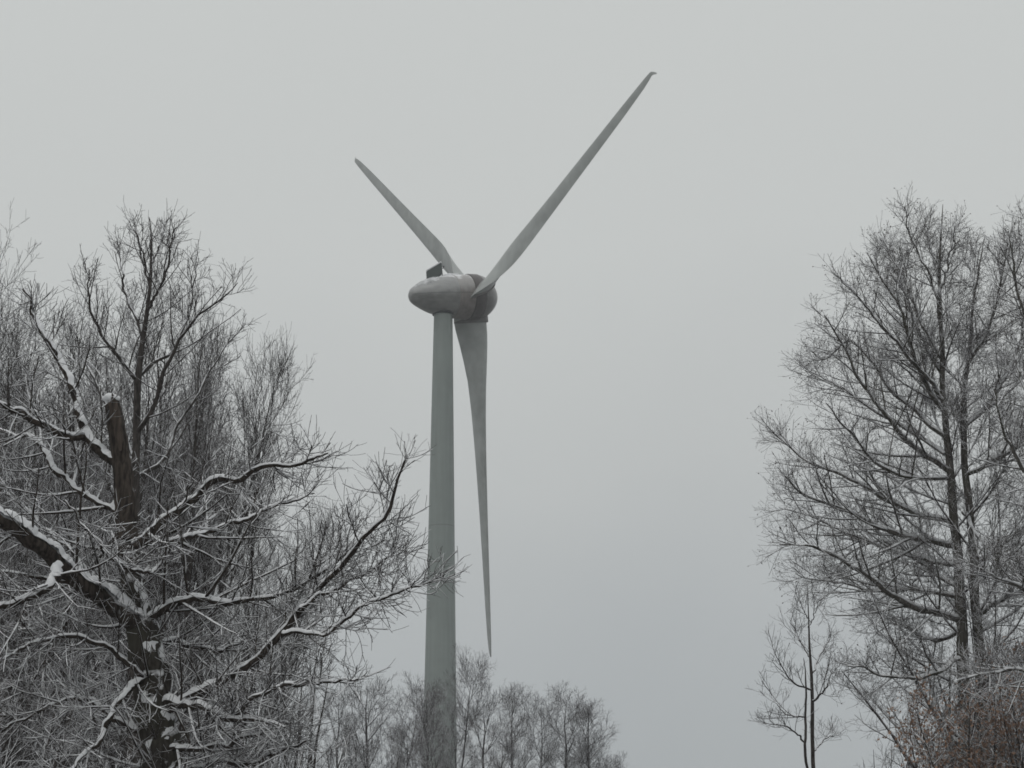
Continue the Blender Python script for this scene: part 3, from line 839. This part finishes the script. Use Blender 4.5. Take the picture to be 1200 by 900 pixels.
# tree at the right edge of the view, its stem just outside
rng = np.random.default_rng(31)
YE = 37.0
eb = at(1275, 900, YE); eb[2] = 0
edge = empty("edge_tree", eb, "bare tree cut by the right edge, only its left limbs reaching into view", "tree")
es = np.array([eb + (0, 0, -0.2), at(1272, 900, YE), at(1268, 700, YE), at(1262, 500, YE), at(1255, 350, YE), at(1250, 200, YE)])
o3, P3, R3 = trunk_mesh("trunk", es, [0.25, 0.21, 0.17, 0.12, 0.06, 0.01], M_grey_bark, edge, eb, rng, 12, 50, 0.025)
EL = [
    (((1262, 480), (1235, 440), (1212, 400), (1195, 350), (1186, 290), (1184, 262)), (37, 36.5), (0.06, 0.04, 0.008), 14, 0.9),
    (((1266, 620), (1230, 590), (1195, 540), (1172, 490), (1160, 440)), (37, 36), (0.06, 0.04, 0.008), 14, 1.0),
    (((1268, 720), (1230, 700), (1190, 690), (1155, 670), (1120, 660)), (37, 35.5), (0.07, 0.045, 0.01), 15, 1.0),
    (((1260, 430), (1230, 380), (1210, 320), (1200, 270), (1204, 240)), (37, 38), (0.05, 0.03, 0.007), 13, 0.8),
    (((1270, 800), (1230, 795), (1190, 785), (1150, 790), (1110, 800)), (37, 36), (0.06, 0.04, 0.01), 14, 0.9),
    (((1264, 560), (1240, 540), (1205, 470), (1190, 420), (1182, 380)), (37, 37.8), (0.05, 0.03, 0.007), 13, 0.9),
]
limb_set(edge, eb, EL, rng, (M_grey_bark, M_grey_twig), RSPEC, True, (0.4, 0.032, M_bud))

# slender tree left of the twin-stemmed one
rng = np.random.default_rng(37)
YS = 52.0
sb = at(952, 900, YS); sb[2] = 0
slim = empty("slender_tree", sb, "small slender dark tree standing alone against the sky, left of the twin stemmed tree", "tree")
ss_ = np.array([sb + (0, 0, -0.2), at(954, 900, YS), at(951, 800, YS), at(948, 740, YS), at(946, 684, YS)])
o4, P4, R4 = trunk_mesh("trunk", ss_, [0.08, 0.047, 0.038, 0.02, 0.006], M_wood_bark, slim, sb, rng, 10, 40, 0.02)
ss2 = np.array([at(953, 925, YS), at(944, 890, YS - .2), at(943, 850, YS - .3), at(944, 800, YS - .3), at(942, 770, YS - .3)])
trunk_mesh("stem", ss2, [0.03, 0.034, 0.03, 0.02, 0.006], M_wood_bark, slim, sb, rng, 8, 24, 0.02)
SL = [
    (((952, 822), (964, 812), (972, 796), (976, 784)), (52, 51), (0.04, 0.025, 0.006), 8, 0.6),
    (((950, 808), (934, 802), (922, 790), (912, 772), (906, 762)), (52, 51), (0.035, 0.02, 0.006), 9, 0.6),
    (((943, 840), (925, 838), (912, 828), (902, 812)), (52, 53), (0.03, 0.02, 0.006), 8, 0.6),
    (((943, 870), (930, 856), (914, 850), (900, 846)), (52, 51.4), (0.03, 0.02, 0.006), 8, 0.5),
    (((954, 880), (966, 866), (976, 862), (984, 858)), (52, 53), (0.03, 0.02, 0.006), 8, 0.55),
    (((951, 790), (962, 768), (970, 752), (974, 740)), (52, 53), (0.03, 0.02, 0.006), 8, 0.55),
    (((949, 770), (938, 752), (930, 735), (926, 722)), (52, 52.6), (0.025, 0.015, 0.006), 8, 0.5),
    (((947, 735), (956, 716), (960, 700)), (52, 51.6), (0.018, 0.012, 0.006), 6, 0.4),
    (((947, 725), (938, 706), (934, 692)), (52, 52.5), (0.018, 0.012, 0.006), 6, 0.4),
]
limb_set(slim, sb, SL, rng, (M_wood_bark, M_wood_twig), dict(n2=5, L2=0.4, n3=3, L3=0.18, up=0.07, ang=(40, 42, 42), jit=0.1, rt=0.0038, lift=0.15, rk=0.8, nk=1.05, Lk=1.25), False)

# ---------------------------------------------------------------- woodland trees: prototypes, then copies sharing their meshes
def proto(seed, H, r0, nl, Lb, sh, mats, lev=(9, 7, 5), upc=0.06, ang=48, lo=0.3, fork=0.0):
    """A bare woodland tree H metres tall at the origin: (trunk arrays, crown arrays)."""
    g = np.random.default_rng(seed)
    K = 14
    z = np.linspace(0, 1, K)
    lean = np.cumsum(g.normal(0, 0.018, (K, 2)), 0) * H / 3
    P = np.stack((lean[:, 0], lean[:, 1], z * H - 0.15), 1)
    R = r0 * (1 - z) ** 0.9 + 0.006
    R[0] *= 1.35
    P, R = P[None], R[None]
    if fork:                                      # a co-dominant second leader
        P2f, R2f = spawn(P, R, 1, g, fork, fork + 0.02, 22, 4, H * 0.62, 0.05, 0.3, K, 0.08, 0.04, 0.8, 0.05, 0.006)
        P, R = np.concatenate((P, P2f)), np.concatenate((R, R2f))
    L1 = spawn(P, R, nl, g, lo, 0.97, ang, 9, Lb, 0.22, sh, 9, upc, 0.05, 0.6, 0.020, 0.007, 0.05)
    L2 = spawn(*L1, lev[0], g, 0.18, 0.97, 40, 10, Lb * 0.38, 0.3, 0.45, 6, upc, 0.07, 0.6, 0.013, 0.006, 0.12)
    L3 = spawn(*L2, lev[1], g, 0.15, 0.98, 40, 11, Lb * 0.16, 0.35, 0.4, 4, upc * 0.8, 0.08, 0.65, 0.012, 0.0047, 0.1)
    L4 = spawn(*L3, lev[2], g, 0.2, 1.0, 40, 12, Lb * 0.07, 0.4, 0.3, 3, upc * 0.6, 0.08, 0.75, 0.012, 0.0042, 0.1)
    t = MB(); tubes(t, P, R, 9, 0.02, g)
    c = MB(); tubes(c, *L1, 6); tubes(c, *L2, 4); tubes(c, *L3, 3); tubes(c, *L4, 3)
    return t, c, mats, float(np.quantile(L3[0][:, -1, 2], 0.9993))


W = (M_wood_bark, M_wood_twig)
FAR = (M_far_bark, M_far_bark)
PROTO = {
    'ash': proto(101, 16, 0.20, 22, 4.4, 0.74, W, (8, 6, 3), 0.07, 40, 0.28),
    'birch': proto(102, 16, 0.17, 28, 3.2, 0.76, W, (8, 6, 3), 0.07, 42, 0.22),
    'maple': proto(103, 15, 0.21, 19, 4.8, 0.75, W, (9, 6, 3), 0.08, 42, 0.25, 0.3),
    'elm': proto(104, 16, 0.18, 24, 3.8, 0.75, W, (8, 6, 3), 0.08, 38, 0.2, 0.42),
    'far_ash': proto(105, 16, 0.26, 19, 3.2, 0.62, FAR, (8, 7, 4), 0.05, 54, 0.60),
    'far_elm': proto(106, 16, 0.28, 18, 3.6, 0.60, FAR, (8, 7, 4), 0.05, 56, 0.56, 0.62),
    'far_poplar': proto(107, 16, 0.24, 24, 2.7, 0.60, FAR, (8, 7, 4), 0.06, 50, 0.55),
    'shrub': None,
}
made = {}


def copy_tree(o):
    c = o.copy(); C.objects.link(c)
    for ch in o.children:
        d = ch.copy(); C.objects.link(d); d.parent = c
    return c


def woodland(kind, px, py, Y, rot, label, group, widen=1.0, name="woodland_tree"):
    """A tree of a kind whose top stands at this photo direction, Y metres away."""
    top = at(px, py, Y)
    s = top[2] / PROTO[kind][3]
    if kind not in made:
        t, c, m, _ = PROTO[kind]
        r = empty(name, (0, 0, 0), label, "tree", group)
        t.build("trunk", m[0], r); c.build("crown", m[1], r)
        made[kind] = r
    else:
        r = copy_tree(made[kind])
        tag(r, label, "tree", group)
    r.location = (top[0], Y, 0)
    r.rotation_euler = (0, 0, rot)
    r.scale = (s * widen, s * widen, s)
    return r


rng = np.random.default_rng(41)
YT = 36.0
tb = at(158, 900, YT); tb[2] = 0
tall = empty("forked_tree", tb, "dark bare tree with upswept forks, tallest of the left woods, behind the snapped stem", "tree")
ts = np.array([tb + (0, 0, -0.2), at(157, 900, YT), at(157, 760, YT), at(158, 640, YT), at(160, 504, YT), at(163, 440, YT), at(174, 360, YT), at(177, 300, YT), at(176, 256, YT)])
o5, P5, R5 = trunk_mesh("trunk", ts, [0.15, 0.12, 0.10, 0.085, 0.065, 0.055, 0.036, 0.02, 0.006], M_wood_bark, tall, tb, rng, 10, 40, 0.02)
TL = [
    (((160, 510), (180, 476), (200, 420), (226, 378), (256, 352), (278, 332)), (36, 35), (0.045, 0.035, 0.022, 0.007), 20, 1.0),
    (((163, 440), (182, 424), (202, 412), (216, 380), (226, 340), (230, 305)), (36, 37), (0.04, 0.03, 0.018, 0.007), 18, 0.9),
    (((160, 446), (140, 420), (120, 392), (108, 360), (102, 335), (105, 315)), (36, 35.2), (0.04, 0.03, 0.018, 0.007), 18, 0.9),
    (((158, 560), (190, 540), (206, 500), (240, 450), (262, 410), (290, 380)), (36, 37.4), (0.045, 0.03, 0.02, 0.007), 20, 1.0),
    (((159, 540), (135, 500), (112, 450), (94, 410), (84, 370)), (36, 37.2), (0.04, 0.028, 0.018, 0.007), 18, 0.9),
    (((168, 400), (150, 350), (142, 315), (140, 285)), (36, 36.8), (0.03, 0.02, 0.006), 14, 0.7),
    (((174, 362), (190, 330), (200, 295), (203, 268)), (36, 35.4), (0.028, 0.02, 0.006), 14, 0.7),
    (((176, 335), (166, 300), (160, 272), (159, 258)), (36, 36.4), (0.022, 0.015, 0.006), 12, 0.55),
    (((177, 310), (188, 285), (192, 262)), (36, 36.4), (0.02, 0.013, 0.006), 10, 0.5),
]
limb_set(tall, tb, TL, rng, (M_wood_bark, M_wood_twig), dict(n2=5, L2=0.42, n3=3, L3=0.18, up=0.06, ang=(36, 40, 42), jit=0.09, rt=0.0036, lift=0.15, rk=0.95, nk=0.9, Lk=1.15, taper=0.85), False)
a, b, c = twiggy(P5, R5, rng, 18, 1.5, 6, 0.45, 3, 0.18, up=0.07, ang=(38, 40, 42), t0=0.35, jit=0.09, rt=0.0036, lift=0.1, taper=0.9)
mb = MB(); tubes(mb, *a, 5); tubes(mb, *b, 4); tubes(mb, *c, 3)
mb.build("shoots", M_wood_twig, o5, tb)

g = np.random.default_rng(77)
LEFT = [  # kind, top px, py, distance, widen, label
    ('maple', 186, 330, 48, 0.78, "bare tree standing close behind the forked tallest tree of the left woods"),
    ('ash', -10, 246, 34, 0.62, "bare tree at the far left edge, its crown cut by the edge"),
    ('birch', 62, 340, 50, 0.9, "thin bare tree whose top shows between the left edge and the raised oak limb"),
    ('elm', 104, 318, 45, 0.7, "bare upswept tree standing just left of the tallest crown in the left woods"),
    ('ash', 140, 345, 58, 0.9, "faint bare tree deep behind the snapped oak stem"),
    ('birch', 210, 300, 52, 0.7, "bare narrow tree just right of the tallest crown in the left woods"),
    ('elm', 232, 328, 46, 0.6, "bare upswept tree second to the right of the tallest left crown"),
    ('birch', 248, 372, 57, 0.75, "bare tree on the falling right shoulder of the left woods"),
    ('birch', 264, 432, 50, 0.6, "bare tree below the right shoulder of the left woods, above the oak's snowy right branch"),
    ('birch', 282, 488, 60, 0.75, "slim bare tree near the right rim of the left woods"),
    ('elm', 298, 548, 55, 0.65, "lower bare tree at the right rim of the left woods, just above the shortest one"),
    ('ash', 318, 615, 60, 0.7, "short bare tree low on the right rim of the left woods"),
    ('birch', 346, 685, 66, 0.9, "lowest bare tree at the right end of the left woods"),
    ('maple', 20, 380, 62, 1.0, "faint bare tree deep in the woods at the left edge"),
    ('birch', 80, 390, 70, 1.0, "bare tree deep in the woods behind the raised oak limb"),
    ('elm', 215, 395, 66, 0.8, "bare tree deep in the woods under the right shoulder"),
]
for kind, px, py, Y, wd, lab in LEFT:
    woodland(kind, px, py, Y, g.uniform(0, 6.28), lab, "bare trees of the left woods", wd)
kinds = ['ash', 'birch', 'maple', 'elm']
for i in range(13):                              # the depth of the wood, one stem like another
    px = g.uniform(-60, 270)
    py = np.interp(px, [-60, 150, 220, 270], [400, 410, 480, 580]) + g.uniform(0, 140)
    woodland(kinds[i % 4], px, py, g.uniform(40, 88), g.uniform(0, 6.28), "bare grey tree deep in the dense left woods behind the oak",
             "bare trees deep in the left woods", g.uniform(0.7, 0.95))
MID = [
    ('far_ash', 398, 797, 96, 0.8, "bare tree in the distant row, leftmost, beside the left woods"),
    ('far_poplar', 430, 787, 108, 1.1, "bare tree in the distant row, between the left woods and the tower"),
    ('far_elm', 464, 793, 118, 1.0, "spreading bare tree of the distant row just left of the tower"),
    ('far_poplar', 500, 798, 104, 0.9, "bare tree of the distant row standing before the left side of the tower"),
    ('far_elm', 536, 760, 96, 0.75, "dark bare tree of the distant row before the tower's right side, tallest there"),
    ('far_ash', 568, 808, 110, 1.0, "bare tree of the distant row just right of the tower's tallest tree"),
    ('far_poplar', 601, 796, 122, 0.9, "bare tree of the distant row under the lower blade tip, pale and feathery"),
    ('far_elm', 634, 795, 124, 1.0, "feathery bare tree of the distant row, dark stemmed, right of the blade tip"),
    ('far_ash', 663, 801, 126, 1.0, "bare tree of the distant row, third from its right end"),
    ('far_poplar', 690, 815, 126, 1.1, "bare tree of the distant row with a dark forked stem, second from its right end"),
    ('far_elm', 714, 860, 128, 1.0, "low bare tree next to the right end of the distant row"),
    ('far_ash', 730, 880, 132, 0.9, "smallest bare tree at the very right end of the distant row"),
    ('far_ash', 416, 838, 92, 0.9, "low bare tree before the distant row, nearest the left woods"),
    ('far_poplar', 478, 846, 90, 0.9, "low bare tree before the distant row, left of the tower"),
    ('far_elm', 520, 830, 92, 0.8, "low bare tree before the foot of the tower"),
    ('far_ash', 590, 852, 100, 0.9, "low bare tree before the distant row, right of the tower"),
]
for kind, px, py, Y, wd, lab in MID:
    woodland(kind, px, py, Y, g.uniform(0, 6.28), lab, "distant row of bare trees", wd, "distant_tree")

# ---------------------------------------------------------------- shrubs and saplings
def shrub(name, px, py, Y, nst, spread, label, cat, leaf=None, seed=1, group=None, mats=W, n1=10, L1=0.7, up=0.10, snow=True):
    """Many-stemmed shrub whose top stands at the photo direction."""
    g = np.random.default_rng(seed)
    top = at(px, py, Y); H = top[2]
    b0 = np.array((top[0], Y, 0))
    r = empty(name, b0, label, cat, group)
    K = 12
    d = g.normal(0, spread, (nst, 3)); d[:, 2] = 1
    d = nrm(d)
    Ls = H * g.uniform(0.7, 1.0, nst)
    P = np.empty((nst, K, 3)); P[:, 0] = g.normal(0, 0.25, (nst, 3)) * (1, 1, 0) - (0, 0, 0.1)
    for k in range(1, K):
        d = nrm(d + 0.05 * UP + 0.07 * g.standard_normal((nst, 3)))
        P[:, k] = P[:, k - 1] + (Ls / (K - 1))[:, None] * d
    R = (0.008 * Ls)[:, None] * (1 - np.linspace(0, 1, K)) ** 0.8 + 0.004
    for q in range(nst):
        mb = MB(); tubes(mb, P[q:q + 1], R[q:q + 1], 7, 0.03, g)
        mb.build("stem", mats[0], r)
    a, b, c = twiggy(P, R, g, n1, L1, 6, L1 * 0.45, 4, L1 * 0.2, up=up, jit=0.18, t0=0.3, rt=0.003)
    mb = MB(); tubes(mb, *a, 4); tubes(mb, *b, 3); tubes(mb, *c, 3)
    mb.build("twigs", mats[1], r)
    if snow:
        mb = MB(); snow_on(mb, *a, g, 0.016, 0.45, 12, 0.92); snow_on(mb, *b, g, 0.010, 0.3, 8, 0.9)
        mb.build("snow", M_snow, r)
    if leaf:
        mb = MB()
        for rep in range(leaf[0]):
            t = g.uniform(0.2, 1, len(c[0]))
            p = c[0][:, 0] * (1 - t)[:, None] + c[0][:, -1] * t[:, None]
            sel = g.random(len(p)) < leaf[2]
            leaf_quads(mb, p[sel], nrm(c[0][sel, -1] - c[0][sel, 0]), leaf[1], g)
        tag(mb.build("leaves", M_rust_leaf, r), kind="stuff")
    return r


SAP = [(1100, 800, 40, "young beech still holding rust brown leaves, leftmost of the three before the twin stems"),
       (1140, 752, 39, "young rust leaved beech before the foot of the twin stems"),
       (1188, 735, 38, "young rust leaved beech at the right edge of the view")]
for i, (px, py, Y, lab) in enumerate(SAP):
    shrub("beech_sapling", px, py, Y, 7, 0.13, lab, "sapling", (3, 0.06, 0.6), 201 + i, "leafy saplings", n1=22, L1=1.15)
shrub("thicket_shrub", 1036, 826, 44, 12, 0.14, "leafless shrub of thin upright whips left of the rust leaved saplings", "shrub", None, 204, n1=9, L1=0.7)
shrub("thicket_shrub", 1010, 858, 46, 9, 0.14, "low leafless shrub of thin whips between the slender tree and the saplings", "shrub", None, 205, n1=8, L1=0.5)
shrub("thicket_shrub", 1160, 720, 45, 12, 0.13, "tall leafless thicket shrub behind the twin stems' foot", "shrub", None, 206, n1=20, L1=1.1)
shrub("thicket_shrub", 1200, 690, 43, 12, 0.13, "tall leafless thicket shrub at the right edge, over the rust leaved saplings", "shrub", None, 207, n1=20, L1=1.1)
shrub("thicket_shrub", 1110, 770, 47, 12, 0.14, "leafless thicket shrub behind the leftmost rust leaved sapling", "shrub", None, 208, n1=18, L1=1.0)
LS = [(20, 700, 33, 211, "snowy shrub in the lower left corner of the woods"), (95, 740, 31, 212, "snowy shrub behind the oak's drooping left branches"),
      (255, 720, 34, 213, "snowy leafless shrub close behind the oak's right limbs"), (310, 740, 38, 214, "snowy leafless shrub under the oak's long ascending branch"),
      (225, 790, 30, 215, "low snowy shrub right beside the oak trunk"), (360, 800, 44, 216, "leafless shrub at the right foot of the left woods"),
      (400, 850, 56, 217, "small leafless shrub where the left woods meet the distant row")]
for px, py, Y, sd, lab in LS:
    shrub("thicket_shrub", px, py, Y, 8, 0.2, lab, "shrub", None, sd, "shrubs under the left woods", n1=14, L1=0.9)
